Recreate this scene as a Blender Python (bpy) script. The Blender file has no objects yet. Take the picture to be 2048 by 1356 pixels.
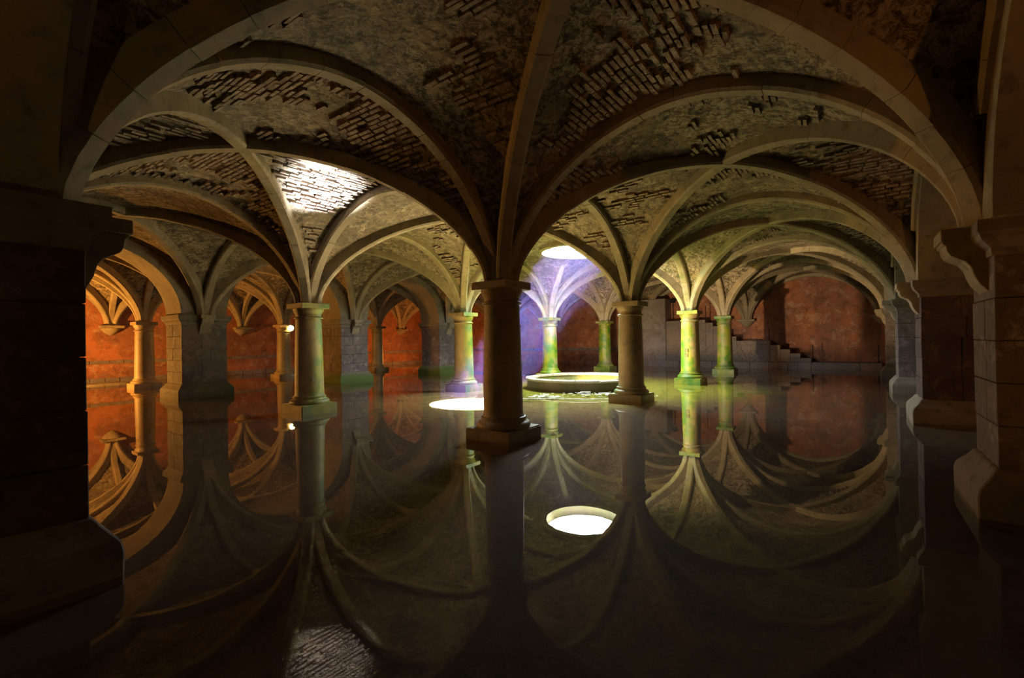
import bpy, bmesh, math, random
from mathutils import Vector, Matrix, noise
sc = bpy.context.scene
COL = sc.collection
random.seed(7)

# ------------------------------------------------------------------ camera, sky, sun, exposure
cam_d = bpy.data.cameras.new('camera'); cam = bpy.data.objects.new('camera', cam_d); COL.objects.link(cam)
cam_d.sensor_width = 36.0; cam_d.lens = 929.23 * 36.0 / 2048.0; cam_d.clip_start = 0.05
Fv = Vector((0.80598269, 0.59192375, 0.00426308)); Rv = Vector((0.59190669, -0.80584228, -0.01626965)); Uv = Vector((0.00619502, -0.01563641, 0.99985855))
M = Matrix((Rv, Uv, -Fv)).transposed().to_4x4(); M.translation = Vector((-6.2247, -4.7747, 1.6125))
cam.matrix_world = M
sc.camera = cam
sc.view_settings.view_transform = 'Standard'; sc.view_settings.look = 'None'
sc.view_settings.exposure = 0.0; sc.view_settings.gamma = 1.0; sc.view_settings.use_curve_mapping = False
sc.cycles.use_denoising = True
sc.cycles.max_bounces = 10; sc.cycles.diffuse_bounces = 6; sc.cycles.glossy_bounces = 4; sc.cycles.transparent_max_bounces = 12
sc.cycles.volume_bounces = 0
sc.cycles.sample_clamp_indirect = 8.0; sc.cycles.caustics_reflective = True; sc.cycles.caustics_refractive = False; sc.cycles.blur_glossy = 0.5

SKY = 112.0          # brightness of the daylight above the oculus
SUN = 750.0          # strength of the sun beam through it
wd = bpy.data.worlds.new('daylight_sky'); sc.world = wd; wd.use_nodes = True
bg = wd.node_tree.nodes['Background']; bg.inputs['Color'].default_value = (0.86, 0.93, 1.0, 1); bg.inputs['Strength'].default_value = SKY
WELL = Vector((8.4, 2.98, 0.0)); OC_R = 1.3; OC_Z = 4.70; ROOF_Z = 4.98
SUN_DIR = Vector((-4.9, 0.5, -4.7)).normalized()
sd = bpy.data.lights.new('sun', 'SUN'); sd.energy = SUN; sd.angle = math.radians(0.53); sd.color = (1.0, 0.93, 0.8)
so = bpy.data.objects.new('sun', sd); COL.objects.link(so); so.rotation_euler = SUN_DIR.to_track_quat('-Z', 'Y').to_euler(); so.location = (20, 2, 15)
pd = bpy.data.lights.new('oculus_daylight_portal', 'AREA'); pd.shape = 'DISK'; pd.size = 2 * OC_R + 0.1; pd.cycles.is_portal = True
po = bpy.data.objects.new('oculus_daylight_portal', pd); COL.objects.link(po); po.location = (WELL.x, WELL.y, ROOF_Z + 0.07)
# added area lamp standing in for the sun beam mirrored upwards by the water
MIR = Vector((SUN_DIR.x, SUN_DIR.y, -SUN_DIR.z))
md = bpy.data.lights.new('sun_bounce_lamp', 'AREA'); md.shape = 'ELLIPSE'; md.size = 1.6; md.size_y = 1.75; md.energy = 230.0; md.spread = math.radians(4); md.color = (0.86, 0.92, 1.0)
mo = bpy.data.objects.new('sun_bounce_lamp', md); COL.objects.link(mo); mo.location = (3.46, 3.12, 0.03)
zax = -MIR; yax = Vector((0, 1, 0)); xax = yax.cross(zax).normalized(); yax = zax.cross(xax)
mm = Matrix((xax, yax, zax)).transposed().to_4x4(); mm.translation = mo.location; mo.matrix_world = mm

# ------------------------------------------------------------------ helpers
def tag(o, label=None, cat=None, group=None, kind=None):
    if label: o['label'] = label
    if cat: o['category'] = cat
    if group: o['group'] = group
    if kind: o['kind'] = kind
    return o
def empty(name, loc, rz=0.0):
    o = bpy.data.objects.new(name, None); COL.objects.link(o); o.location = loc; o.rotation_euler = (0, 0, rz); o.empty_display_size = 0.2
    return o
class MB:
    """collects vertices and faces for one mesh"""
    def __init__(s): s.v = []; s.f = []
    def add(s, vs, fs):
        b = len(s.v); s.v += [tuple(v) for v in vs]; s.f += [tuple(i + b for i in f) for f in fs]
    def box(s, c, h, rot=None):
        vs = []
        for dx in (-1, 1):
            for dy in (-1, 1):
                for dz in (-1, 1):
                    p = Vector((dx * h[0], dy * h[1], dz * h[2]))
                    if rot is not None: p = rot @ p
                    vs.append(p + Vector(c))
        s.add(vs, [(0, 1, 3, 2), (4, 6, 7, 5), (0, 4, 5, 1), (2, 3, 7, 6), (0, 2, 6, 4), (1, 5, 7, 3)])
    def rings(s, rings, cap=True, closed=True):
        n = len(rings[0]); vs = [p for r in rings for p in r]; fs = []
        for k in range(len(rings) - 1):
            for i in range(n if closed else n - 1):
                a = k * n + i; b = k * n + (i + 1) % n
                fs.append((a, b, b + n, a + n))
        if cap:
            fs.append(tuple(range(n - 1, -1, -1))); fs.append(tuple((len(rings) - 1) * n + i for i in range(n)))
        s.add(vs, fs)
    def lathe(s, prof, n=40, c=(0, 0, 0), cap=True):
        s.rings([[(c[0] + r * math.cos(2 * math.pi * i / n), c[1] + r * math.sin(2 * math.pi * i / n), c[2] + z) for i in range(n)] for r, z in prof], cap)
    def rect_loft(s, prof, hx, hy, c=(0, 0, 0)):
        """square mouldings: profile of (outset, z) round a rectangle"""
        s.rings([[(c[0] + sx * (hx + o), c[1] + sy * (hy + o), c[2] + z) for sx, sy in ((-1, -1), (1, -1), (1, 1), (-1, 1))] for o, z in prof])
    def build(s, name, mat, parent=None, smooth=False, bevel=0.0, seg=1, angle=None):
        me = bpy.data.meshes.new(name); me.from_pydata(s.v, [], s.f); me.update()
        bm = bmesh.new(); bm.from_mesh(me); bmesh.ops.recalc_face_normals(bm, faces=bm.faces)
        if bevel > 0:
            bmesh.ops.bevel(bm, geom=list(bm.edges), offset=bevel, segments=seg, affect='EDGES', clamp_overlap=True)
        bm.to_mesh(me); bm.free()
        o = bpy.data.objects.new(name, me); COL.objects.link(o); me.materials.append(mat)
        if smooth:
            for p in me.polygons: p.use_smooth = True
            if angle: me.set_sharp_from_angle(angle=math.radians(angle))
        if parent is not None: o.parent = parent
        return o

# ------------------------------------------------------------------ materials
def N(nt, t, **kw):
    n = nt.nodes.new(t)
    for k, v in kw.items(): setattr(n, k, v)
    return n
def mth(nt, op, a, b=None, clamp=False):
    n = N(nt, 'ShaderNodeMath', operation=op, use_clamp=clamp)
    for i, x in enumerate((a, b)):
        if x is None: continue
        if isinstance(x, (int, float)): n.inputs[i].default_value = x
        else: nt.links.new(x, n.inputs[i])
    return n.outputs[0]
def mixc(nt, fac, a, b, blend='MIX'):
    n = N(nt, 'ShaderNodeMix', data_type='RGBA', blend_type=blend)
    for i, x in ((0, fac), (6, a), (7, b)):
        if isinstance(x, (int, float)): n.inputs[i].default_value = x
        elif isinstance(x, tuple): n.inputs[i].default_value = (*x, 1)
        else: nt.links.new(x, n.inputs[i])
    return n.outputs[2]
def ramp(nt, fac, lo, hi):
    n = N(nt, 'ShaderNodeMapRange', interpolation_type='SMOOTHSTEP')
    nt.links.new(fac, n.inputs[0]); n.inputs[1].default_value = lo; n.inputs[2].default_value = hi
    return n.outputs[0]
def noi(nt, vec, scale, detail=4.0, rough=0.55, dist=0.0):
    n = N(nt, 'ShaderNodeTexNoise'); n.inputs['Scale'].default_value = scale; n.inputs['Detail'].default_value = detail
    n.inputs['Roughness'].default_value = rough; n.inputs['Distortion'].default_value = dist
    nt.links.new(vec, n.inputs['Vector']); return n.outputs['Fac']
def stone_mat(name, a, b, dark=(0.03, 0.025, 0.02), moss=0.0, moss_far=11.0, pits=1.0, stain=0.4, bump=0.5, rough=0.75, scale=1.0, pale=None, pale_amt=0.0, foot=0.0, spec=0.4, blot=0.0, fleck=0.0):
    m = bpy.data.materials.new(name); m.use_nodes = True; nt = m.node_tree
    bs = nt.nodes['Principled BSDF']; geo = N(nt, 'ShaderNodeNewGeometry'); P = geo.outputs['Position']
    n1 = noi(nt, P, 1.1 * scale, 6); n2 = noi(nt, P, 7 * scale, 6, 0.65); n3 = noi(nt, P, 38 * scale, 4, 0.7)
    c = mixc(nt, ramp(nt, n1, 0.35, 0.65), a, b)
    c = mixc(nt, mth(nt, 'MULTIPLY', ramp(nt, n2, 0.50, 0.72), stain), c, dark)
    if pale: c = mixc(nt, mth(nt, 'MULTIPLY', ramp(nt, noi(nt, P, 4.3 * scale, 8, 0.75, 0.6), 0.52, 0.62), pale_amt), c, pale)
    if blot: c = mixc(nt, mth(nt, 'MULTIPLY', ramp(nt, noi(nt, P, 1.9, 9, 0.72, 0.5), 0.47, 0.60), blot), c, dark)
    if fleck:                         # lime crust and soot in small sharp flecks, denser in some places
        mk = ramp(nt, noi(nt, P, 0.8, 3), 0.35, 0.6)
        c = mixc(nt, mth(nt, 'MULTIPLY', ramp(nt, noi(nt, P, 8.5, 9, 0.8, 0.8), 0.48, 0.53), mth(nt, 'MULTIPLY', mk, fleck)), c, pale)
        c = mixc(nt, mth(nt, 'MULTIPLY', ramp(nt, noi(nt, P, 6.1, 9, 0.8, 1.2), 0.51, 0.56), fleck), c, dark)
    pit = ramp(nt, n3, 0.64, 0.74)
    c = mixc(nt, mth(nt, 'MULTIPLY', pit, 0.7 * pits), c, dark)
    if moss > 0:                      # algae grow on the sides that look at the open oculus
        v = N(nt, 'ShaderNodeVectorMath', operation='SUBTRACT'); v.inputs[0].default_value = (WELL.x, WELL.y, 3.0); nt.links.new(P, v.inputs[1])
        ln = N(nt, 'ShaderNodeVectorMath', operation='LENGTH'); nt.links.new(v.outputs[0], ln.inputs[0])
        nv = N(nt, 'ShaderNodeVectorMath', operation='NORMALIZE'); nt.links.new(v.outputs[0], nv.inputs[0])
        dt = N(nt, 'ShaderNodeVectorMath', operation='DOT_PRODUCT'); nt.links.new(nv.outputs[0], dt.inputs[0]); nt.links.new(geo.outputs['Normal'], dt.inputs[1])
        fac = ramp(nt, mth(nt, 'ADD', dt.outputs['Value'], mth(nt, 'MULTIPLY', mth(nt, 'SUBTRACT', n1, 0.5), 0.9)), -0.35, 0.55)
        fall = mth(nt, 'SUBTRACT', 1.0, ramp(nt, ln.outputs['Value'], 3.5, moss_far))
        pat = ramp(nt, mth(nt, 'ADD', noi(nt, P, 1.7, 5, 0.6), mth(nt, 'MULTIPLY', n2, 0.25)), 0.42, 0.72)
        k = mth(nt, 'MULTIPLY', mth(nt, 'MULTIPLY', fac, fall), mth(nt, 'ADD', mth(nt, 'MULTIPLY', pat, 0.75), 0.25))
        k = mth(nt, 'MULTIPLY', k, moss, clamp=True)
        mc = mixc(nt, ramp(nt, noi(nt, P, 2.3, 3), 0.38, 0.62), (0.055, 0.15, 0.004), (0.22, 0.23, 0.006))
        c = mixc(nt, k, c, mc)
    if foot > 0:                      # a wet mossy band where the water laps
        sx = N(nt, 'ShaderNodeSeparateXYZ'); nt.links.new(P, sx.inputs[0])
        k = mth(nt, 'SUBTRACT', 1.0, ramp(nt, mth(nt, 'ADD', sx.outputs[2], mth(nt, 'MULTIPLY', n1, 0.5)), 0.45, 0.8))
        dw = N(nt, 'ShaderNodeVectorMath', operation='DISTANCE'); nt.links.new(P, dw.inputs[0]); dw.inputs[1].default_value = (8.4, 7.5, 0)
        k = mth(nt, 'MULTIPLY', k, mth(nt, 'SUBTRACT', 1.0, ramp(nt, dw.outputs['Value'], 8.0, 10.5)))
        c = mixc(nt, mth(nt, 'MULTIPLY', k, foot), c, (0.06, 0.10, 0.006))
    nt.links.new(c, bs.inputs['Base Color'])
    bs.inputs['Roughness'].default_value = rough; bs.inputs['Specular IOR Level'].default_value = spec
    h = mth(nt, 'SUBTRACT', mth(nt, 'ADD', mth(nt, 'MULTIPLY', n2, 0.6), mth(nt, 'MULTIPLY', n3, 0.35)), mth(nt, 'MULTIPLY', pit, 0.35 * pits))
    bp = N(nt, 'ShaderNodeBump'); bp.inputs['Strength'].default_value = bump; bp.inputs['Distance'].default_value = 0.03
    nt.links.new(h, bp.inputs['Height']); nt.links.new(bp.outputs[0], bs.inputs['Normal'])
    return m
def plain_mat(name, col, rough=0.6, metal=0.0):
    m = bpy.data.materials.new(name); m.use_nodes = True; bs = m.node_tree.nodes['Principled BSDF']
    nt = m.node_tree; geo = N(nt, 'ShaderNodeNewGeometry')
    c = mixc(nt, ramp(nt, noi(nt, geo.outputs['Position'], 12, 4), 0.35, 0.7), col, tuple(x * 0.55 for x in col)); nt.links.new(c, bs.inputs['Base Color'])
    bs.inputs['Roughness'].default_value = rough; bs.inputs['Metallic'].default_value = metal
    return m
def emit_mat(name, col, s):
    m = bpy.data.materials.new(name); m.use_nodes = True; bs = m.node_tree.nodes['Principled BSDF']
    bs.inputs['Base Color'].default_value = (*col, 1); bs.inputs['Emission Color'].default_value = (*col, 1); bs.inputs['Emission Strength'].default_value = s
    return m
M_COL = stone_mat('weathered_column_stone', (0.40, 0.28, 0.145), (0.27, 0.19, 0.10), moss=1.5, moss_far=19.0, pits=1.0, stain=0.45, rough=0.5, spec=0.6)
M_RIB = stone_mat('vault_rib_stone', (0.42, 0.34, 0.215), (0.31, 0.25, 0.16), moss=0.5, moss_far=8.0, pits=1.0, stain=0.4, rough=0.7)
M_PIER = stone_mat('dark_pier_stone', (0.20, 0.15, 0.12), (0.13, 0.10, 0.085), stain=0.6, pale=(0.42, 0.38, 0.36), pale_amt=0.45, foot=0.8, bump=0.8)
M_PIERD = stone_mat('blackened_pier_stone', (0.10, 0.065, 0.05), (0.06, 0.04, 0.035), stain=0.6, pale=(0.30, 0.15, 0.07), pale_amt=0.35, bump=0.8)
M_PIERC = stone_mat('pier_cap_stone', (0.26, 0.21, 0.15), (0.18, 0.15, 0.11), stain=0.5, foot=0.9, moss=0.3)
M_WEB = stone_mat('vault_render', (0.25, 0.19, 0.115), (0.15, 0.115, 0.075), dark=(0.022, 0.019, 0.014), stain=1.0, pale=(0.55, 0.44, 0.30), pale_amt=0.85, moss=0.2, moss_far=8.0, bump=1.0, rough=0.85, blot=0.5, fleck=0.75)
M_BRICK = stone_mat('vault_brick', (0.25, 0.16, 0.115), (0.36, 0.27, 0.195), dark=(0.05, 0.04, 0.03), stain=0.6, pale=(0.52, 0.44, 0.34), pale_amt=0.7, moss=0.1, moss_far=8, bump=0.8, rough=0.85, fleck=0.55)
M_BAND = stone_mat('arcade_stone', (0.34, 0.28, 0.19), (0.24, 0.2, 0.14), stain=0.5, bump=0.6)
M_WALL = stone_mat('red_plaster_wall', (0.48, 0.17, 0.075), (0.32, 0.13, 0.08), dark=(0.06, 0.045, 0.04), stain=0.55, pale=(0.55, 0.36, 0.25), pale_amt=0.6, bump=0.5, scale=0.55, blot=0.35, foot=0.5)
M_WALLG = stone_mat('grey_plaster_wall', (0.26, 0.22, 0.21), (0.20, 0.15, 0.13), stain=0.5, pale=(0.36, 0.33, 0.33), pale_amt=0.4, moss=0.3, moss_far=16, scale=0.7)
M_STEP = stone_mat('stair_stone', (0.27, 0.19, 0.15), (0.2, 0.16, 0.13), stain=0.5, moss=0.45, moss_far=15, foot=0.4)
M_WELL = stone_mat('well_curb_stone', (0.46, 0.40, 0.33), (0.36, 0.30, 0.24), moss=0.35, moss_far=9, rough=0.45, spec=0.6)
M_CURB = stone_mat('shade_dark_curb_stone', (0.15, 0.105, 0.06), (0.10, 0.085, 0.04), moss=0.5, moss_far=7, stain=0.5)  # darker than the coping: shade on the well's outer wall put into the colour
M_IRON = plain_mat('rusty_iron', (0.05, 0.03, 0.025), 0.7, 0.3)
M_BLACK = plain_mat('black_lamp_housing', (0.03, 0.028, 0.026), 0.5, 0.2)
M_FOAM_GLINT = plain_mat('white_scum_and_glint', (0.85, 0.9, 0.8), 0.5)
M_BULB = emit_mat('lamp_bulb', (1.0, 0.62, 0.18), 60.0)

# floor under the water
def floor_mat():
    m = bpy.data.materials.new('silty_floor_pale_sun_patch'); m.use_nodes = True; nt = m.node_tree; bs = nt.nodes['Principled BSDF']
    geo = N(nt, 'ShaderNodeNewGeometry'); P = geo.outputs['Position']
    n1 = noi(nt, P, 0.9, 6); n2 = noi(nt, P, 4.5, 7, 0.7)
    c = mixc(nt, ramp(nt, n1, 0.3, 0.7), (0.085, 0.052, 0.028), (0.055, 0.032, 0.017))
    c = mixc(nt, mth(nt, 'MULTIPLY', ramp(nt, n2, 0.5, 0.7), 0.5), c, (0.035, 0.02, 0.01))
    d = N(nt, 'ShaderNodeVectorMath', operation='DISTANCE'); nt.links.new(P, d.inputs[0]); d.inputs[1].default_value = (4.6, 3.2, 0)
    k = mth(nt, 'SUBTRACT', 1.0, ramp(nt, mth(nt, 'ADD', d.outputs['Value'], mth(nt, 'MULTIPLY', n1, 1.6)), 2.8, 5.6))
    c = mixc(nt, mth(nt, 'MULTIPLY', k, 0.95), c, mixc(nt, ramp(nt, n2, 0.4, 0.6), (0.26, 0.21, 0.06), (0.42, 0.35, 0.14)))  # paler round the sun patch, put in to throw more light back up
    d2 = N(nt, 'ShaderNodeVectorMath', operation='DISTANCE'); nt.links.new(P, d2.inputs[0]); d2.inputs[1].default_value = (8.8, 2.2, 0)
    k = mth(nt, 'SUBTRACT', 1.0, ramp(nt, mth(nt, 'ADD', d2.outputs['Value'], mth(nt, 'MULTIPLY', n1, 1.8)), 4.0, 6.6))
    c = mixc(nt, k, c, mixc(nt, ramp(nt, n2, 0.4, 0.6), (0.16, 0.20, 0.004), (0.30, 0.30, 0.01)))
    nt.links.new(c, bs.inputs['Base Color']); bs.inputs['Roughness'].default_value = 0.9
    bp = N(nt, 'ShaderNodeBump'); bp.inputs['Strength'].default_value = 0.5; bp.inputs['Distance'].default_value = 0.03; nt.links.new(n2, bp.inputs['Height']); nt.links.new(bp.outputs[0], bs.inputs['Normal'])
    return m
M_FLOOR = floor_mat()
WATER_F0 = 0.045
def water_mat():
    m = bpy.data.materials.new('still_water'); m.use_nodes = True; nt = m.node_tree
    nt.nodes.remove(nt.nodes['Principled BSDF']); out = nt.nodes['Material Output']
    geo = N(nt, 'ShaderNodeNewGeometry')
    bp = N(nt, 'ShaderNodeBump'); bp.inputs['Strength'].default_value = 0.05; bp.inputs['Distance'].default_value = 0.004
    nt.links.new(noi(nt, geo.outputs['Position'], 3.0, 2), bp.inputs['Height'])
    dt = N(nt, 'ShaderNodeVectorMath', operation='DOT_PRODUCT'); nt.links.new(geo.outputs['Incoming'], dt.inputs[0]); nt.links.new(geo.outputs['Normal'], dt.inputs[1])
    g = mth(nt, 'SUBTRACT', 1.0, mth(nt, 'ABSOLUTE', dt.outputs['Value']), clamp=True)
    fres = mth(nt, 'ADD', WATER_F0, mth(nt, 'MULTIPLY', mth(nt, 'POWER', g, 5.0), 1 - WATER_F0))     # Schlick reflectance, the same from both sides
    gl = N(nt, 'ShaderNodeBsdfGlossy'); gl.inputs['Roughness'].default_value = 0.0; gl.inputs['Color'].default_value = (1.0, 0.95, 0.88, 1); nt.links.new(bp.outputs[0], gl.inputs['Normal'])
    tr = N(nt, 'ShaderNodeBsdfTransparent'); tr.inputs[0].default_value = (0.93, 0.9, 0.82, 1)
    mx = N(nt, 'ShaderNodeMixShader'); nt.links.new(fres, mx.inputs[0]); nt.links.new(tr.outputs[0], mx.inputs[1]); nt.links.new(gl.outputs[0], mx.inputs[2])
    nt.links.new(mx.outputs[0], out.inputs['Surface'])
    return m
M_WATER = water_mat()

# ------------------------------------------------------------------ layout (metres)
BX = 5.6
XL = [-9.5, -6.9, -5.6, 0.0, 5.6, 11.2, 16.8, 22.5]           # column lines in depth
YC = {-1: -6.41, 0: 0.0, 1: 5.967, 2: 12.75, 3: 17.9, 4: 22.4}
XC = {-1: -6.13, 0: 0.0, 1: 5.6, 2: 11.2, 3: 16.8, 4: 22.5}
X0, X1, Y0, Y1 = -9.5, 22.57, -11.5, 22.45
SPR = 2.6; RISE = 2.1
def H(s, a=0.465, rise=RISE):
    x = min(1.0, abs(0.5 - s) / a); return SPR + rise * (1 - x ** 1.9) ** 0.6
def HW(s): return H(s, 0.5, RISE + 0.17)

# ------------------------------------------------------------------ setting: floor, water, walls, roof
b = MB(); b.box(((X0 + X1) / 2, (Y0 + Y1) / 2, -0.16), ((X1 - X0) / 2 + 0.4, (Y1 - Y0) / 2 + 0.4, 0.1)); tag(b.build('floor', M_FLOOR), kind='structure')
b = MB(); b.add([(X0, Y0, 0), (X1, Y0, 0), (X1, Y1, 0), (X0, Y1, 0)], [(0, 1, 2, 3)])
tag(b.build('water', M_WATER), 'still shallow water flooding the whole cistern floor and mirroring the vaults', 'water', kind='stuff')
def wallbox(name, x0, x1, y0, y1, mat, z0=-0.2, z1=ROOF_Z):
    b = MB(); b.box(((x0 + x1) / 2, (y0 + y1) / 2, (z0 + z1) / 2), ((x1 - x0) / 2, (y1 - y0) / 2, (z1 - z0) / 2)); return tag(b.build(name, mat), kind='structure')
wall_far = wallbox('wall_far', X1, X1 + 0.5, Y0 - 0.5, Y1 + 0.5, M_WALL)
wall_left = wallbox('wall_left', X0 - 0.5, X1, Y1, Y1 + 0.5, M_WALL)
wall_right = wallbox('wall_right', X0 - 0.5, X1, Y0 - 0.5, Y0, M_WALL)
wall_near = wallbox('wall_near', X0 - 0.5, X0, Y0, Y1, M_WALL)
# string courses (proud bands of stone) on the two long walls
def bandstone(parent, along, fixed, t0, t1, z, h, out, mat):
    t = t0
    while t < t1 - 0.1:
        L = min(random.uniform(0.5, 1.0), t1 - t); o = out * random.uniform(0.6, 1.2); b = MB()
        if along == 'y': b.box((fixed - o / 2 + 0.01, t + L / 2, z), (o / 2 + 0.01, L / 2 - 0.008, h / 2))
        else: b.box((t + L / 2, fixed - o / 2 + 0.01, z), (L / 2 - 0.008, o / 2 + 0.01, h / 2))
        b.build('stone', mat, parent, bevel=0.012); t += L
for z, h, out in ((0.12, 0.24, 0.10), (0.95, 0.16, 0.035)):
    bandstone(wall_left, 'x', Y1, -3.0, X1 - 0.1, z, h, out, M_WALLG)
bandstone(wall_far, 'y', X1, -5.7, 3.8, 3.0, 0.22, 0.03, M_WALL)
bandstone(wall_far, 'y', X1, 6.0, Y1 - 0.2, 0.95, 0.2, 0.03, M_WALLG)

b = MB(); b.rect_loft([(0.0, -0.1), (0.0, 0.03), (-0.05, 0.05)], 2.3, 0.7, (-2.0, 21.75, 0)); tag(b.build('floor', M_BAND), kind='structure')   # low ledge along the left wall, added to show as a bright lamplit strip
# roof slab above the vaults with the round opening
def ring_square(c, r, x0, x1, y0, y1, n=96):
    """pairs of points: inner circle and the rectangle, angle by angle (corners included)"""
    angs = sorted([2 * math.pi * i / n for i in range(n)] + [math.atan2(yy - c.y, xx - c.x) % (2 * math.pi) for xx in (x0, x1) for yy in (y0, y1)])
    res = []
    for a in angs:
        ca, sa = math.cos(a), math.sin(a); t = 1e9
        if ca > 1e-9: t = min(t, (x1 - c.x) / ca)
        if ca < -1e-9: t = min(t, (x0 - c.x) / ca)
        if sa > 1e-9: t = min(t, (y1 - c.y) / sa)
        if sa < -1e-9: t = min(t, (y0 - c.y) / sa)
        res.append((a, t))
    return res
b = MB(); rs = ring_square(WELL, OC_R + 0.12, X0 - 0.5, X1 + 0.5, Y0 - 0.5, Y1 + 0.5); n = len(rs)
top = ROOF_Z + 0.06
R_ = [[(WELL.x + (OC_R + 0.12) * math.cos(a), WELL.y + (OC_R + 0.12) * math.sin(a), z) for a, t in rs] for z in (ROOF_Z, top)]
S_ = [[(WELL.x + t * math.cos(a), WELL.y + t * math.sin(a), z) for a, t in rs] for z in (top, ROOF_Z)]
b.rings([R_[0], R_[1], S_[0], S_[1], R_[0]], cap=False)
tag(b.build('ceiling', M_WEB), kind='structure')
# curb that lines the opening
b = MB(); b.rings([[(WELL.x + r * math.cos(2 * math.pi * i / 64), WELL.y + r * math.sin(2 * math.pi * i / 64), z) for i in range(64)] for r, z in ((OC_R, OC_Z), (OC_R, top), (OC_R + 0.22, top), (OC_R + 0.22, OC_Z), (OC_R, OC_Z))], cap=False)
oc = b.build('oculus_ring', M_RIB, smooth=True, angle=40); tag(oc, 'round stone ring lining the skylight hole above the well', 'skylight')

# ------------------------------------------------------------------ vault webs
def nz(x, y, z, s=1.0): return noise.noise(Vector((x * s, y * s, z * s)))
def web(x0, x1, y0, y1, hole=False, n=26, parent=None):
    b = MB()
    def P(s, t):
        x = x0 + (x1 - x0) * s; y = y0 + (y1 - y0) * t; z = max(HW(s), HW(t))
        return (x, y, z + 0.03 * nz(x, y, z, 1.3) + 0.015 * nz(x, y, z, 5.0))
    if not hole:
        # denser near the springings
        g = [0.5 - 0.5 * math.cos(math.pi * i / n) for i in range(n + 1)]
        vs = [P(s, t) for t in g for s in g]; fs = []
        for j in range(n):
            for i in range(n):
                a, q, c, d = j * (n + 1) + i, j * (n + 1) + i + 1, (j + 1) * (n + 1) + i + 1, (j + 1) * (n + 1) + i
                lo = (i < n / 2) == (j < n / 2)
                fs += [(a, q, c), (a, c, d)] if lo else [(a, q, d), (q, c, d)]
        b.add(vs, fs)
    else:
        c = Vector(((x0 + x1) / 2, (y0 + y1) / 2, 0)); rs = ring_square(c, OC_R, x0, x1, y0, y1, 96); k = 16; rings = []
        for q in range(k + 1):
            f = (q / k); f = 1 - (1 - f) ** 1.6
            rings.append([P((c.x + (OC_R + 0.02 + (t - OC_R - 0.02) * f) * math.cos(a) - x0) / (x1 - x0), (c.y + (OC_R + 0.02 + (t - OC_R - 0.02) * f) * math.sin(a) - y0) / (y1 - y0)) for a, t in rs])
        b.rings(rings, cap=False)
    o = b.build('ceiling', M_WEB, smooth=True, angle=50); return tag(o, kind='structure')
CELLX = [(-5.6, 0.0), (0.0, 5.6), (5.6, 11.2), (11.2, 16.8), (16.8, 22.57)]
CELLY = [(-5.9, 0.0), (0.0, 5.967), (5.967, 12.15), (13.35, 17.9), (17.9, 22.45)]
webs = {}
for i, (xa, xb) in enumerate(CELLX):
    for j, (ya, yb) in enumerate(CELLY):
        webs[(i, j)] = web(xa, xb, ya, yb, hole=(i == 2 and j == 1))
for xa, xb in CELLX: web(xa, xb, -11.5, -7.0, n=14)
for ya, yb in [(-11.5, -7.0)] + CELLY: web(-9.5, -6.85, ya, yb, n=12)

# bricks that show where the render has fallen from the webs
def brick_patch(cell, sev, single=0, keep=0.5, seed=0, bias=0.0):
    (xa, xb), (ya, yb) = CELLX[cell[0]], CELLY[cell[1]]
    Lx, Ly = xb - xa, yb - ya; rnd = random.Random(seed); lst = []
    # sev: 'x0','x1' = triangle against that x side (barrel axis along x); 'y0','y1' likewise
    ax = sev[0]; La, Lc = (Lx, Ly) if ax == 'x' else (Ly, Lx)      # along axis / across courses
    t = 0.045; row = 0
    while t < 0.955:
        dz = (HW(t + 0.004) - HW(t - 0.004)) / (0.008 * Lc); step = 0.082 / math.sqrt(1 + dz * dz) / Lc
        lim = min(t, 1 - t) * La - 0.18; u = 0.14 + (row % 2) * 0.13
        while u + 0.2 < lim:
            L = rnd.uniform(0.17, 0.30)
            s = (u + L / 2) / La
            if sev[1] == '1': s = 1 - s
            if ax == 'x': x, y = xa + s * Lx, ya + t * Ly
            else: x, y = xa + t * Lx, ya + s * Ly
            z = HW(t); v = 0.5 + 0.7 * nz(x + seed, y, z, 0.7) + 0.5 * nz(x, y + seed, z, 2.6) + bias
            if v > 1 - keep and rnd.random() < 0.8:
                ang = math.atan(dz)
                rot = Matrix.Rotation(ang, 3, 'X') if ax == 'x' else Matrix.Rotation(-ang, 3, 'Y')
                if ax != 'x': rot = rot @ Matrix.Rotation(math.pi / 2, 3, 'Z')
                rot = rot @ Matrix.Rotation(rnd.uniform(-.04, .04), 3, 'Z') @ Matrix.Rotation(rnd.uniform(-.06, .06), 3, 'X')
                d = rnd.uniform(0.014, 0.034)
                zz = z + 0.03 * nz(x, y, z, 1.3) + 0.015 * nz(x, y, z, 5.0)
                n_ = rot @ Vector((0, 0, 1)); lst.append((Vector((x, y, zz)) - n_ * d, (L / 2 - 0.008, rnd.uniform(0.022, 0.029), 0.03), rot))
            u += L + 0.012
        t += step; row += 1
    par = webs[cell]; m = MB()
    for k, (c, h, rot) in enumerate(lst):
        if k < single:
            o = brick0.copy(); COL.objects.link(o); o.parent = par
            mw = (rot @ Matrix.Diagonal(Vector(h) * 2)).to_4x4(); mw.translation = c; o.matrix_world = mw
        else: m.box(c, h, rot)
    if m.v: tag(m.build('brick_course', M_BRICK, par), kind='stuff')
bb = MB(); bb.box((0, 0, 0), (0.5, 0.5, 0.5)); brick_src = bb.build('brick', M_BRICK); brick0 = brick_src.copy()
bpy.data.objects.remove(brick_src)
brick_patch((0, 1), 'x1', single=280, keep=0.72, seed=1, bias=0.1)
brick_patch((0, 1), 'y0', keep=0.72, seed=2); brick_patch((0, 1), 'y1', keep=0.7, seed=3); brick_patch((0, 1), 'x0', keep=0.65, seed=4)
brick_patch((0, 0), 'y1', keep=0.42, seed=5); brick_patch((0, 0), 'x1', keep=0.36, seed=6)
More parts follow.
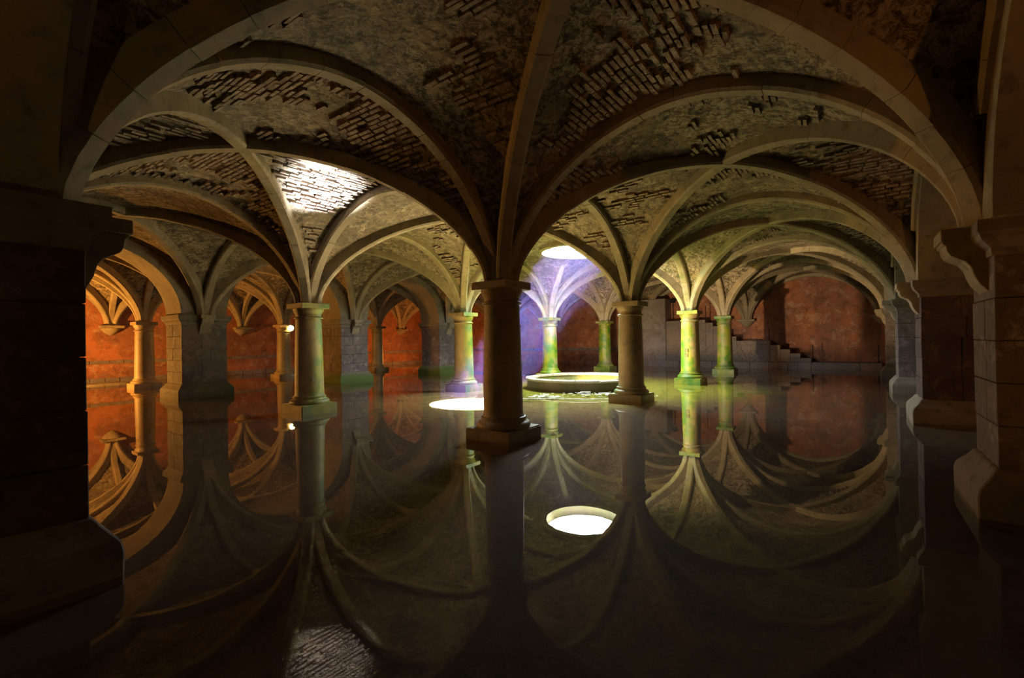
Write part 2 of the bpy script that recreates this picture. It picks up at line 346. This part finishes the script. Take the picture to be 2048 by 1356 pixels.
brick_patch((1, 0), 'y0', keep=0.5, seed=7); brick_patch((1, 0), 'x0', keep=0.5, seed=8); brick_patch((1, 0), 'x1', keep=0.4, seed=9); brick_patch((1, 0), 'y1', keep=0.4, seed=10)
brick_patch((1, 1), 'y1', keep=0.45, seed=11); brick_patch((1, 1), 'x1', keep=0.45, seed=12); brick_patch((1, 1), 'y0', keep=0.4, seed=13)
brick_patch((2, 0), 'x1', keep=0.5, seed=14); brick_patch((2, 0), 'y0', keep=0.4, seed=15); brick_patch((3, 0), 'x1', keep=0.4, seed=16)
bpy.data.objects.remove(brick0)

# ------------------------------------------------------------------ supports, described once for the labels
D = {(-1, 0): 'foreground left pier', (0, 0): 'near centre column', (1, 0): 'dark column beside the well', (2, 0): 'bright green marked column', (3, 0): 'yellow column before the stairs', (4, 0): 'far wall above the stairs',
     (-1, 1): 'hidden left pier', (0, 1): 'pale left column', (1, 1): 'half white column', (2, 1): 'column behind the well', (3, 1): 'far yellow column', (4, 1): 'far wall buttress',
     (-1, 2): 'hidden far left pier', (0, 2): 'broad orange edged pier', (1, 2): 'mossy footed grey pier', (2, 2): 'farthest visible grey pier', (3, 2): 'pier behind the centre column', (4, 2): 'far wall behind the well',
     (-1, 3): 'hidden corner pier', (0, 3): 'orange lit left column', (1, 3): 'lamp bearing column', (2, 3): 'slim column between grey piers', (3, 3): 'column behind farthest pier', (4, 3): 'far wall left end',
     (-1, 4): 'left wall near end', (0, 4): 'orange left wall', (1, 4): 'left wall behind lamp', (2, 4): 'left wall behind slim column', (3, 4): 'red left wall', (4, 4): 'far corner',
     (-1, -1): 'unseen near right pier', (0, -1): 'foreground right pier', (1, -1): 'second right pier', (2, -1): 'third right pier', (3, -1): 'fourth right pier', (4, -1): 'far wall right end'}
CAMXY = Vector((-6.2247, -4.7747)); FXY = Vector((0.806, 0.592)); RXY = Vector((0.592, -0.806))
def in_view(x, y, m=1.25):
    d = Vector((x, y)) - CAMXY; z = d @ FXY
    return z > 0.3 and abs(d @ RXY) < z * 1.102 * m
# ------------------------------------------------------------------ ribs built of voussoirs
def rib(A, B, s0, s1, w, dep, label, cat='arch', group=None, split=None, name='cross_rib', a=0.465, lift=0, parent=None):
    """curve from A to B (xy), between fractions s0..s1 of the profile"""
    A = Vector((A[0], A[1], 0)); B = Vector((B[0], B[1], 0)); L = (B - A).length; u = (B - A) / L; side = Vector((-u.y, u.x, 0))
    pts = []; K = 400
    for k in range(K + 1):
        s = s0 + (s1 - s0) * (0.5 - 0.5 * math.cos(math.pi * k / K)); z = H(s, a); pts.append((s * L, z))
    cum = [0.0]
    for p, q in zip(pts, pts[1:]): cum.append(cum[-1] + math.hypot(q[0] - p[0], q[1] - p[1]))
    tot = cum[-1]
    def at(d):
        lo = 0; hi = K
        while hi - lo > 1:
            m_ = (lo + hi) // 2
            if cum[m_] <= d: lo = m_
            else: hi = m_
        f = (d - cum[lo]) / max(1e-9, cum[hi] - cum[lo])
        p = (pts[lo][0] + f * (pts[hi][0] - pts[lo][0]), pts[lo][1] + f * (pts[hi][1] - pts[lo][1]))
        k0 = max(0, lo - 2); k1 = min(K, hi + 2); tx, tz = pts[k1][0] - pts[k0][0], pts[k1][1] - pts[k0][1]; ll = math.hypot(tx, tz)
        return p, (-tz / ll, tx / ll)
    ch = 0.035; sec = [(-w / 2, dep), (-w / 2, ch), (-w / 2 + ch, 0), (w / 2 - ch, 0), (w / 2, ch), (w / 2, dep)]
    nv = max(3, round(tot / 0.52)); mid = (A + B) / 2
    if split is None: split = False
    root = None
    if split:
        root = empty(name, (A.x, A.y, SPR))
    mbs = []
    rnd = random.Random(int(abs(A.x * 31 + B.x * 17 + A.y * 7 + B.y * 3) * 100)); pos = [0.0]
    for k in range(1, nv): pos.append(tot * (k + rnd.uniform(-.18, .18)) / nv)
    pos.append(tot)
    whole = MB()
    for k in range(nv):
        g = 0.0022; da, db = pos[k] + (g if k else 0), pos[k + 1] - (g if k < nv - 1 else 0); j = rnd.uniform(-.005, .005); jl = rnd.uniform(-.003, .003)
        rings = []
        for q in range(4):
            dd = da + (db - da) * q / 3; p, nn = at(dd)
            if lift:                      # the rib dies into the web beside the skylight ring
                e = (dd - (tot - 1.2)) / 1.2 if lift > 0 else (1.2 - dd) / 1.2; e = max(0.0, min(1.0, e)); e = e * e * (3 - 2 * e); p = (p[0], p[1] + 0.26 * e)
            rings.append([A + u * (p[0] + nn[0] * (v + j)) + side * (lat + jl) + Vector((0, 0, p[1] + nn[1] * (v + j))) for lat, v in sec])
        m_ = MB() if split else whole
        m_.rings(rings)
        if split:
            o = m_.build('voussoir', M_RIB); o.parent = root; o.matrix_parent_inverse = Matrix.Translation(-Vector(root.location))
    if not split:
        root = whole.build(name, M_RIB)
        if parent is not None: root.parent = parent
    if parent is None: tag(root, label, cat, group)
    return root
def near(x, y, lim): return (Vector((x, y)) - CAMXY).length < lim and in_view(x, y, 1.1)
# grid of springing points
def sx(i): return -5.6 if i == -1 else BX * i if i < 4 else 22.5
SY = {-1: -5.9, 0: 0.0, 1: 5.967, '2a': 12.15, '2b': 13.35, 3: 17.9, 4: 22.4}
def key(j): return 2 if j in ('2a', '2b') else j
rows = [(-1, 0), (0, 1), (1, '2a'), ('2b', 3), (3, 4)]
RIBG = 'stone vault ribs'
for ja, jb in rows:
    for i in range(-1, 5):           # ribs across (along y)
        A, B = (sx(i), SY[ja]), (sx(i), SY[jb]); mx, my = (A[0] + B[0]) / 2, (A[1] + B[1]) / 2
        wall = i in (-1, 4); x = sx(i)
        if i == 4: A, B = (22.42, A[1]), (22.42, B[1])
        if i == -1: A, B = (-5.47, A[1]), (-5.47, B[1])
        nm = 'wall_rib' if wall else 'transverse_arch'
        lb = 'curved stone %s spanning from %s to %s' % ('wall rib' if wall else 'arch', D[(i, key(ja))], D[(i, key(jb))])
        rib(A, B, 0.035, 0.965, 0.2 if wall else 0.23, 0.3, lb, split=near(mx, my, 14), name=nm)
for j in (0, 1, 3):
    for i in range(-1, 4):           # ribs in depth (along x)
        A, B = (sx(i), SY[j]), (sx(i + 1), SY[j]); mx, my = (A[0] + B[0]) / 2, A[1]
        lb = 'curved stone arch spanning from %s to %s' % (D[(i, j)], D[(i + 1, j)])
        rib(A, B, 0.035, 0.965, 0.23, 0.3, lb, split=near(mx, my, 14), name='transverse_arch')
for (ja, jb) in rows:                # diagonals
    for i in range(-1, 4):
        c1, c2 = (sx(i), SY[ja]), (sx(i + 1), SY[jb]); c3, c4 = (sx(i), SY[jb]), (sx(i + 1), SY[ja])
        for A, B, ka, kb in ((c1, c2, (i, key(ja)), (i + 1, key(jb))), (c3, c4, (i, key(jb)), (i + 1, key(ja)))):
            mx, my = (A[0] + B[0]) / 2, (A[1] + B[1]) / 2; hid = (i == 1 and ja == 0)
            if hid:
                Lh = math.hypot(B[0] - A[0], B[1] - A[1]); sh = 0.5 - (OC_R + 0.28) / Lh
                rib(A, B, 0.035, sh, 0.23, 0.3, 'diagonal half rib from %s up to the skylight ring' % D[ka], name='diagonal_rib', split=True, lift=1)
                rib(A, B, 1 - sh, 0.965, 0.23, 0.3, 'diagonal half rib from %s up to the skylight ring' % D[kb], name='diagonal_rib', split=True, lift=-1)
            else:
                rib(A, B, 0.035, 0.965, 0.23, 0.3, 'diagonal stone rib crossing from %s to %s' % (D[ka], D[kb]), split=near(mx, my, 15), name='diagonal_rib')
# wall ribs along the left wall and along the arcade bands
for y, ks, off, jj in ((22.36, (-1, 0, 1, 2, 3), 0, 4), (-5.76, (-1, 0, 1, 2, 3), 0, -1)):
    for i in ks:
        rib((sx(i), y), (sx(i + 1), y), 0.1 if jj == -1 else 0.035, 0.9 if jj == -1 else 0.965, 0.2, 0.3, 'flat wall rib running from %s to %s' % (D[(i, jj)], D[(i + 1, jj)]), name='wall_rib', split=near(sx(i) + 2.8, y, 9))

# ------------------------------------------------------------------ arcade walls over the pier rows
def arcade(axis, t0, t1, c0, c1, parent_name, pw=0.65):
    """solid spandrel with an arched opening from t0 to t1 along the axis, thickness c0..c1"""
    b = MB(); a0, a1 = t0 + pw, t1 - pw; n = 40; lo = []
    lo.append((t0, SPR)); lo.append((a0, SPR))
    for k in range(n + 1):
        s = 0.5 - 0.5 * math.cos(math.pi * k / n); x = abs(0.5 - s) * 2; lo.append((a0 + (a1 - a0) * s, SPR + 2.05 * math.sqrt(max(0, 1 - x * x))))
    lo += [(a1, SPR), (t1, SPR)]
    rings = []
    for t, z in lo:
        pts = [(c0, z), (c1, z), (c1, ROOF_Z), (c0, ROOF_Z)]
        rings.append([((t, c, zz) if axis == 'x' else (c, t, zz)) for c, zz in pts])
    b.rings(rings); return tag(b.build(parent_name, M_BAND, smooth=True, angle=35), kind='structure')
for i in range(-1, 4):
    ta = -6.13 if i == -1 else sx(i)
    arcade('x', ta, sx(i + 1) if i < 3 else 22.57 + 0.0, 12.1, 13.4, 'wall_arcade_left')
    arcade('x', ta, sx(i + 1) if i < 3 else 22.57 + 0.0, -7.06, -5.74, 'wall_arcade_right')
for ya, yb in ((-6.4, 0.05), (0.05, 5.967), (5.967, 12.75), (12.75, 17.9), (17.9, 22.45)):
    arcade('y', ya, yb, -6.9, -5.5, 'wall_arcade_near', pw=0.5)

# ------------------------------------------------------------------ columns
shaft_prof = [(0.355, 0.0), (0.338, 0.04), (0.333, 0.10)] + [(0.333 - 0.036 * (k / 8) ** 1.3, 0.10 + 1.76 * k / 8) for k in range(1, 9)]
def parts_column():
    r = empty('column', (0, 0, 0))
    b = MB(); b.box((0, 0, 0.03), (0.46, 0.46, 0.15)); b.build('plinth', M_COL, r, bevel=0.018, seg=2)
    b = MB(); b.lathe([(0.44, 0.18), (0.455, 0.21), (0.45, 0.245), (0.425, 0.275), (0.40, 0.285), (0.385, 0.30), (0.375, 0.32), (0.385, 0.335), (0.38, 0.355), (0.35, 0.365)]); b.build('base_moulding', M_COL, r, smooth=True, angle=50)
    b = MB(); b.lathe([(a_, z + 0.36) for a_, z in shaft_prof]); b.build('shaft', M_COL, r, smooth=True, angle=50)
    b = MB(); b.lathe([(0.298, 2.215), (0.325, 2.225), (0.335, 2.245), (0.325, 2.268), (0.298, 2.278)]); b.build('neck_ring', M_COL, r, smooth=True, angle=50)
    b = MB(); b.lathe([(0.297, 2.27), (0.297, 2.34), (0.312, 2.345), (0.315, 2.365), (0.335, 2.40), (0.352, 2.44), (0.352, 2.475)]); b.build('capital', M_COL, r, smooth=True, angle=40)
    b = MB(); b.box((0, 0, 2.535), (0.36, 0.36, 0.065)); b.build('abacus', M_COL, r, bevel=0.01)
    b = MB(); b.box((0, 0, 2.75), (0.2, 0.2, 0.15)); b.build('springer_block', M_RIB, r, bevel=0.02)
    return r
def copy_tree(o, parent=None):
    c = o.copy(); COL.objects.link(c)
    if parent is not None: c.parent = parent
    for ch in o.children: copy_tree(ch, c)
    return c
COLS = {(0, 0): 'large dark brown column standing nearest, left of the centre, sunk in shadow',
        (1, 0): 'dark ochre column just right of the round well, front side in shade',
        (2, 0): 'bright green and blue lit column bearing two small carved square marks',
        (3, 0): 'yellow green column in front of the stone stairs by the red wall',
        (0, 1): 'pale beige column with a green right edge, before the lit lamp',
        (1, 1): 'column half ochre and half bluish white, left of the nearest column',
        (2, 1): 'blue and green streaked column standing directly behind the round well',
        (3, 1): 'bright yellow column far back between the well and the dark ochre column',
        (0, 3): 'slender column at far left, its left edge lit orange',
        (1, 3): 'dark column carrying the glowing orange lamp',
        (2, 3): 'thin distant column between the two grey mossy piers',
        (3, 3): 'distant column hidden behind the farthest grey pier'}
col0 = parts_column(); first = True; COLOBJ = {}
for (i, j), lab in COLS.items():
    o = col0 if first else copy_tree(col0); first = False
    o.location = (sx(i), SY[j], 0); tag(o, lab, 'column', 'round stone columns'); COLOBJ[(i, j)] = o
# carved marks on the bright green column, facing the camera
d = (CAMXY - Vector((11.2, 0))).normalized(); ang = math.atan2(d.y, d.x) - 0.42
for z, w in ((1.17, 0.085), (1.005, 0.075)):
    b = MB(); R0 = 0.322
    for k, (du, dz_, hu, hz) in enumerate(((0, 0, w, 0.05), (-0.03, 0.058, 0.03, 0.012), (0.04, 0.056, 0.03, 0.012), (0.02, -0.055, 0.05, 0.012))):
        a2 = ang + du / R0; rot = Matrix.Rotation(a2, 3, 'Z'); b.box((R0 * math.cos(a2), R0 * math.sin(a2), z + dz_), (0.012, hu * 0.8, hz), rot)
    o = b.build('carved_mark', M_CURB, COLOBJ[(2, 0)], bevel=0.004)

# ------------------------------------------------------------------ piers of coursed stone
def corbel_mesh(w):
    """bracket growing along +x from the origin, top at z = SPR"""
    b = MB(); prof = [(0, 2.6), (0.32, 2.6), (0.325, 2.47), (0.30, 2.45), (0.295, 2.40), (0.27, 2.35), (0.22, 2.32), (0.17, 2.29), (0.13, 2.23), (0.11, 2.15), (0.075, 2.07), (0.02, 2.0), (0, 1.99)]
    vs = []; n = len(prof)
    for yy in (-w / 2, w / 2): vs += [(x, yy, z) for x, z in prof]
    fs = [tuple(range(n - 1, -1, -1)), tuple(range(n, 2 * n))] + [(k, (k + 1) % n, n + (k + 1) % n, n + k) for k in range(n)]
    b.add(vs, fs); b.box((0.165, 0, 2.55), (0.175, w / 2 + 0.04, 0.055)); return b
def pier(x0, x1, y0, y1, label, corbels=(), sep=True, mat=None, seed=1):
    cx, cy = (x0 + x1) / 2, (y0 + y1) / 2; hx, hy = (x1 - x0) / 2, (y1 - y0) / 2; rnd = random.Random(seed)
    r = empty('pier', (cx, cy, 0)); tag(r, label, 'pier', 'square stone piers')
    b = MB(); b.rect_loft([(0.15, -0.1), (0.155, 0.18), (0.14, 0.25), (0.06, 0.35), (0.015, 0.42), (-0.02, 0.43)], hx, hy); b.build('plinth', M_PIERC, r, bevel=0.012)
    b = MB(); b.box((0, 0, 1.36), (hx - 0.035, hy - 0.035, 0.93)); b.build('core', M_PIERC, r)
    z = 0.42; nc = 5; hcs = [1.88 / nc] * nc
    for k in range(nc):
        h = 1.88 / nc; along = (k % 2 == 0)
        cuts = [-1, rnd.uniform(-.25, .25), 1]
        for q in range(2):
            for e in range(2):
                f0, f1 = cuts[q], cuts[q + 1]; g0, g1 = ((-1, 0.15 if along else -0.15), (0.15 if along else -0.15, 1))[e]
                j = rnd.uniform(-.005, .005)
                if along: bx = ((f0 + f1) / 2 * hx, (g0 + g1) / 2 * hy, z + h / 2); hh = ((f1 - f0) / 2 * hx, (g1 - g0) / 2 * hy, h / 2)
                else: bx = ((g0 + g1) / 2 * hx, (f0 + f1) / 2 * hy, z + h / 2); hh = ((g1 - g0) / 2 * hx, (f1 - f0) / 2 * hy, h / 2)
                sxn = 1 if bx[0] > 0 else -1; syn = 1 if bx[1] > 0 else -1
                b = MB(); b.box((bx[0] + j * sxn, bx[1] + j * syn, bx[2]), (hh[0] - 0.003, hh[1] - 0.003, hh[2] - 0.003)); b.build('stone', mat or M_PIER, r, bevel=0.006)
        z += h
    b = MB(); b.rect_loft([(-0.02, 2.29), (0.012, 2.30), (0.02, 2.36), (0.05, 2.40), (0.09, 2.44), (0.10, 2.48), (0.115, 2.50), (0.115, 2.605), (-0.05, 2.61)], hx, hy); b.build('cap_moulding', M_PIERC, r)
    for (px, py, rz, w) in corbels:
        o = corbel_mesh(w).build('corbel', M_RIB, r, bevel=0.006); o.location = (px - cx, py - cy, 0); o.rotation_euler = (0, 0, rz)
    return r
Q = math.pi / 2
PL = {0: 'broad dark pier with an orange lit left face, left of the pale column', 1: 'grey pier with a bright mossy foot between pale and ochre columns', 2: 'farthest grey pier just left of the half white column', 3: 'dark pier hidden behind the nearest column'}
PR = {0: 'foreground pier at the right edge, dim dark red', 1: 'black faced second pier beyond the right foreground pier', 2: 'slim looking third pier on the right with pale edges', 3: 'farthest right pier by the red wall corner'}
for i in range(4):
    x = sx(i)
    pier(x - 0.65, x + 0.65, 12.1, 13.4, PL[i], corbels=((x, 12.12, -Q, 0.34), (x, 13.38, Q, 0.34)), seed=i + 3)
    hx = 0.5
    pier(x - 0.42 if i == 0 else x - hx, x + hx, -7.06, -5.78, PR[i], corbels=((x, -5.8, Q, 0.4),), seed=i + 9, mat=M_PIERD if i == 1 else None)
pier(-6.9, -5.36, -0.45, 0.55, 'foreground pier at the left edge, nearly black', corbels=((-5.38, 0.0, 0.0, 0.4),), seed=21, mat=M_PIERD)
pier(-6.9, -5.36, -7.06, -5.78, 'pier behind the camera on the right', seed=22)
pier(-6.9, -5.36, 5.5, 6.5, 'pier hidden behind the left foreground pier', corbels=((-5.38, 5.967, 0.0, 0.4),), seed=23)
pier(-6.9, -5.36, 12.1, 13.4, 'pier out of sight at far left', seed=24)
# wall corbels under the rib ends
def wall_corbel(par, x, y, rz):
    b = MB(); n = 14; rings = []
    for r_, z in ((0.40, 2.6), (0.40, 2.49), (0.37, 2.48), (0.35, 2.42), (0.28, 2.33), (0.19, 2.25), (0.10, 2.19), (0.03, 2.15)):
        rings.append([(r_ * math.cos(-Q + math.pi * k / n) * 0.95, r_ * math.sin(-Q + math.pi * k / n), z) for k in range(n + 1)])
    b.rings(rings[2:]); b.box((0.19, 0, 2.545), (0.21, 0.42, 0.055))
    o = b.build('corbel', M_RIB, par, smooth=True, angle=40); o.location = (x, y, 0); o.rotation_euler = (0, 0, rz)
for j in (-1, 0, 1, '2a', '2b', 3): wall_corbel(wall_far, X1, SY[j], math.pi)
for i in range(0, 4): wall_corbel(wall_left, sx(i), Y1, -Q)

# ------------------------------------------------------------------ the round well
wl = empty('well', (WELL.x, WELL.y, 0)); tag(wl, 'low round stone well curb in the water under the skylight', 'well')
rw, ri = 1.9, 1.68
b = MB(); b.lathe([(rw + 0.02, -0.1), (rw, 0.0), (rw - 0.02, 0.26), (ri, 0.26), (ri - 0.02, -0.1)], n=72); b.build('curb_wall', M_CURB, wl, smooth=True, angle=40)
ns = 16; rnd = random.Random(5)
for k in range(ns):
    a0 = 2 * math.pi * k / ns + 0.006; a1 = 2 * math.pi * (k + 1) / ns - 0.006; zt = 0.335 + rnd.uniform(-.02, .015); ro = rw + 0.05 + rnd.uniform(-.02, .02); r2 = ri - 0.03
    rings = []
    for q in range(5):
        a = a0 + (a1 - a0) * q / 4; e = rnd.uniform(-.012, .012)
        rings.append([((r_ + (e if r_ > ri else 0)) * math.cos(a), (r_ + (e if r_ > ri else 0)) * math.sin(a), z) for r_, z in ((r2, 0.255), (ro, 0.255), (ro, zt - 0.02), (ro - 0.025, zt), (r2 + 0.02, zt), (r2, zt - 0.015))])
    b = MB(); b.rings(rings); b.build('coping_stone', M_WELL, wl)
# scum and foam drifting in front of the well, with a painted glint line
b = MB(); rnd = random.Random(11)
def blob(x, y, r, e=1.0, rz=0.0):
    n = 9; pts = []
    for k in range(n):
        a = 2 * math.pi * k / n; rr = r * rnd.uniform(0.6, 1.2); px, py = rr * math.cos(a) * e, rr * math.sin(a)
        pts.append((x + px * math.cos(rz) - py * math.sin(rz), y + px * math.sin(rz) + py * math.cos(rz)))
    b.rings([[(px, py, 0.004) for px, py in pts], [(px * 0.96 + x * 0.04, py * 0.96 + y * 0.04, 0.012) for px, py in pts]])
RA = math.atan2(-0.806, 0.592)
for k in range(90):
    u = rnd.uniform(-1.9, 1.7); v = rnd.uniform(-3.3, -2.05) - 0.1 * abs(u); x = WELL.x + RXY.x * u + FXY.x * v; y = WELL.y + RXY.y * u + FXY.y * v
    blob(x, y, rnd.choice((0.02, 0.025, 0.03, 0.05, 0.09)), rnd.uniform(1, 2.4), RA)
pu = -2.2; pv = -3.3
while pu < 1.4:                              # the thin bright line: a glint painted as white blobs on the water
    nv_ = -3.75 + 0.14 * pu * pu * 0.5 + 0.06 * math.sin(pu * 4) + rnd.uniform(-.03, .03)
    x = WELL.x + RXY.x * pu + FXY.x * nv_; y = WELL.y + RXY.y * pu + FXY.y * nv_; blob(x, y, 0.035, 2.4, RA); pu += 0.1
tag(b.build('scum_and_glint_line', M_FOAM_GLINT), 'white flecks of scum and a thin painted glint line before the well', 'scum', kind='stuff')

# hazy air where the sun beam falls through the skylight
def haze_mat(col, dens):
    m = bpy.data.materials.new('sunlit_haze'); m.use_nodes = True; nt = m.node_tree; nt.nodes.remove(nt.nodes['Principled BSDF'])
    v = N(nt, 'ShaderNodeVolumeScatter'); v.inputs['Color'].default_value = (*col, 1); v.inputs['Density'].default_value = dens; v.inputs['Anisotropy'].default_value = 0.0
    nt.links.new(v.outputs[0], nt.nodes['Material Output'].inputs['Volume']); return m
b = MB(); rings = []
for z in (0.02, 4.95):
    f = (4.7 - z) / 4.7; rings.append([(WELL.x - 4.9 * f + (OC_R - 0.02) * math.cos(2 * math.pi * k / 48), WELL.y + 0.5 * f + (OC_R - 0.02) * math.sin(2 * math.pi * k / 48), z) for k in range(48)])
b.rings(rings); tag(b.build('sunbeam_haze', haze_mat((0.40, 0.30, 1.0), 0.004)), 'bluish haze glowing in the slanting sunbeam below the skylight', 'haze', kind='stuff')
b = MB(); b.lathe([(2.3, 2.75), (1.85, 3.6), (OC_R - 0.04, 4.55)], n=48, c=(WELL.x, WELL.y, 0)); tag(b.build('skylight_haze', haze_mat((0.06, 0.25, 1.0), 0.0016)), 'faint blue haze hanging under the skylight hole', 'haze', kind='stuff')

# ------------------------------------------------------------------ the stairs on the far wall
st = empty('staircase', (21.9, 0, 0)); tag(st, 'stone staircase climbing left along the red far wall', 'staircase')
def step(name, y0, y1, z0, z1, x0=21.45, mat=M_STEP, bev=0.012):
    b = MB(); b.box(((x0 + X1 + 0.02) / 2 - 21.9, (y0 + y1) / 2, (z0 + z1) / 2), ((X1 + 0.02 - x0) / 2, (y1 - y0) / 2 - 0.004, (z1 - z0) / 2)); return b.build(name, mat, st, bevel=bev)
y = -5.85; rnd = random.Random(3)
for y2 in (-5.0, -3.07, -2.5, -2.05, -1.2, -0.3, 0.6, 1.6, 2.6, 3.4, 4.2):
    step('kerb_stone', y, y2, -0.1, 0.30 + rnd.uniform(-.01, .01), x0=21.25 + rnd.uniform(-.015, .015)); y = y2
stp = [(-3.07, -2.6, 0.5), (-2.6, -2.15, 0.74), (-2.15, -1.71, 0.95), (-1.71, -1.26, 1.18), (-1.26, 0.36, 1.42), (0.36, 0.8, 1.66), (0.8, 1.18, 1.95), (1.18, 1.56, 2.26), (1.56, 1.96, 2.46), (1.96, 4.2, 2.64)]
for k, (a_, c_, z_) in enumerate(stp):
    step('landing' if k in (4, 9) else 'step', a_, c_, z_ - 0.22, z_)
    if z_ - 0.22 > 0.31: step('riser_wall', a_, c_, 0.29, z_ - 0.215, x0=21.49)
# rubble courses on the stair flank
for z_ in [0.36 + 0.085 * k for k in range(10)]:
    y = -1.2
    while y < 4.1:
        L = random.uniform(0.22, 0.5)
        if random.random() < 0.8 and y + L < 4.15 and z_ < 1.17:
            b = MB(); b.box((21.47 - 21.9 + random.uniform(-.01, .012), y + L / 2, z_), (0.03, L / 2 - 0.01, 0.034)); b.build('stone', M_STEP, st)
        y += L
def post(x, y, z0, z1, label):
    r = empty('railing_post', (x, y, z0)); tag(r, label, 'post', 'thin iron railing posts')
    b = MB(); b.lathe([(0.022, 0), (0.02, z1 - z0 - 0.02), (0.012, z1 - z0)], n=10); b.build('rod', M_IRON, r, smooth=True)
    b = MB(); b.lathe([(0.05, 0.0), (0.05, 0.02), (0.03, 0.03)], n=10); b.build('foot', M_IRON, r)
post(21.6, -1.2, 1.42, 2.10, 'thin dark iron post on the middle landing of the stairs')
post(21.6, -3.12, 0.30, 1.18, 'thin iron post at the foot of the steps')
post(21.6, -5.72, 0.30, 1.19, 'thin iron post at the right end of the low kerb')
post(21.6, 1.96, 2.46, 3.48, 'thin iron post at the edge of the upper landing')
# grey buttress left of the stairs
b = MB(); b.box((22.0, 5.0, 1.9), (0.6, 0.8, 2.1)); bt = b.build('wall_buttress', M_WALLG, bevel=0.03); tag(bt, kind='structure')
for z_, h_ in ((0.98, 0.1), ):
    b = MB(); b.box((21.39, 5.0, z_), (0.03, 0.79, h_ / 2)); o = b.build('stone', M_WALLG, bt, bevel=0.01)

# ------------------------------------------------------------------ lamps
def flood(x, y, z, aim, label, energy, col, bulb=True, size=0.10, spot=None, name='floodlight', hs=1.0, stand=None, fix=None):
    r = empty(name, (x, y, z)); tag(r, label, 'lamp', 'floodlights')
    d = (Vector(aim) - Vector((x, y, z))).normalized(); rot = d.to_track_quat('X', 'Z').to_matrix()
    b = MB(); b.box(rot @ Vector((-0.10 * hs, 0, 0)), (0.06 * hs, 0.16 * hs, 0.12 * hs), rot); b.build('housing', M_BLACK, r, bevel=0.01)
    b = MB(); b.box(rot @ Vector((-0.03, 0, 0.125)) * hs, (0.07 * hs, 0.17 * hs, 0.008), rot); b.build('visor', M_BLACK, r)
    b = MB(); b.box(Vector((-0.12 * d.x, -0.12 * d.y, -0.2)) * hs, (0.02, 0.02, 0.12 * hs)); b.build('bracket', M_BLACK, r)
    if stand is not None:
        b = MB(); b.lathe([(0.12 * hs, stand - z), (0.12 * hs, stand - z + 0.03), (0.02, stand - z + 0.04), (0.018, -0.3 * hs)], n=10, c=(-0.12 * d.x * hs, -0.12 * d.y * hs, 0)); b.build('stand', M_BLACK, r)
    if fix is not None:
        v = Vector(fix) - Vector((x, y, z)); b = MB(); b.box(v / 2 + Vector((0, 0, -0.3)), (v.length / 2, 0.02, 0.02), v.to_track_quat('X', 'Z').to_matrix()); b.build('arm', M_BLACK, r)
    b = MB(); rr = size
    b.rings([[tuple(rot @ Vector((-0.035 + rr * 0.6 * math.sin(t), rr * math.cos(t) * math.cos(p), rr * math.cos(t) * math.sin(p)))) for p in [2 * math.pi * k / 14 for k in range(14)]] for t in (0, 0.4, 0.8, 1.2, 1.5)])
    b.build('bulb', M_BULB if bulb else M_BLACK, r, smooth=True)
    if energy > 0:
        ld = bpy.data.lights.new('lamp_light', 'SPOT' if spot else 'POINT'); ld.energy = energy; ld.color = col; ld.shadow_soft_size = 0.08
        if spot: ld.spot_size = math.radians(spot); ld.spot_blend = 0.6
        lo = bpy.data.objects.new('lamp_light', ld); COL.objects.link(lo); lo.parent = r; lo.location = d * 0.14; lo.rotation_euler = d.to_track_quat('-Z', 'Y').to_euler()
    return r
ORANGE = (1.0, 0.42, 0.07); AMBER = (1.0, 0.55, 0.16); RED = (1.0, 0.25, 0.05)
flood(5.74, 17.50, 2.42, (-3.0, 6.0, 1.5), 'glowing orange floodlight fixed to the dark column behind the pale one', 160, ORANGE, size=0.14, spot=165, fix=(5.6, 17.75, 2.42))
flood(7.31, 2.18, 0.235, (22.0, -0.6, 2.2), 'added unseen fill lamp inside the round well, aimed at the stairs', 2700, (1.0, 0.72, 0.40), spot=110, bulb=False, hs=0.3, size=0.03, stand=-0.06)  # added fill lamp, unseen behind the rim, to brighten the far wall
flood(-4.5, 19.6, 1.0, (1.5, 17.0, 2.3), 'orange floodlight out of sight on the far left', 2600, ORANGE, spot=160, stand=-0.06)
flood(15.8, 18.6, 0.6, (14, 22, 3.0), 'red orange floodlight out of sight behind the farthest grey pier', 330, (1.0, 0.33, 0.06), stand=-0.06)
flood(-2.0, -9.2, 0.5, (1.5, -6.6, 4.2), 'orange floodlight out of sight beyond the right piers', 90, (1.0, 0.34, 0.08), spot=110, stand=-0.06)
flood(22.2, 3.95, 3.85, (18, 0, 1), 'small dark floodlight switched off above the upper stair landing', 0, ORANGE, bulb=False, stand=2.64)
flood(-8.8, -2.5, 1.4, (-6.5, -0.6, 3.4), 'orange floodlight behind the camera in the near aisle', 12, ORANGE, spot=24, stand=-0.06)
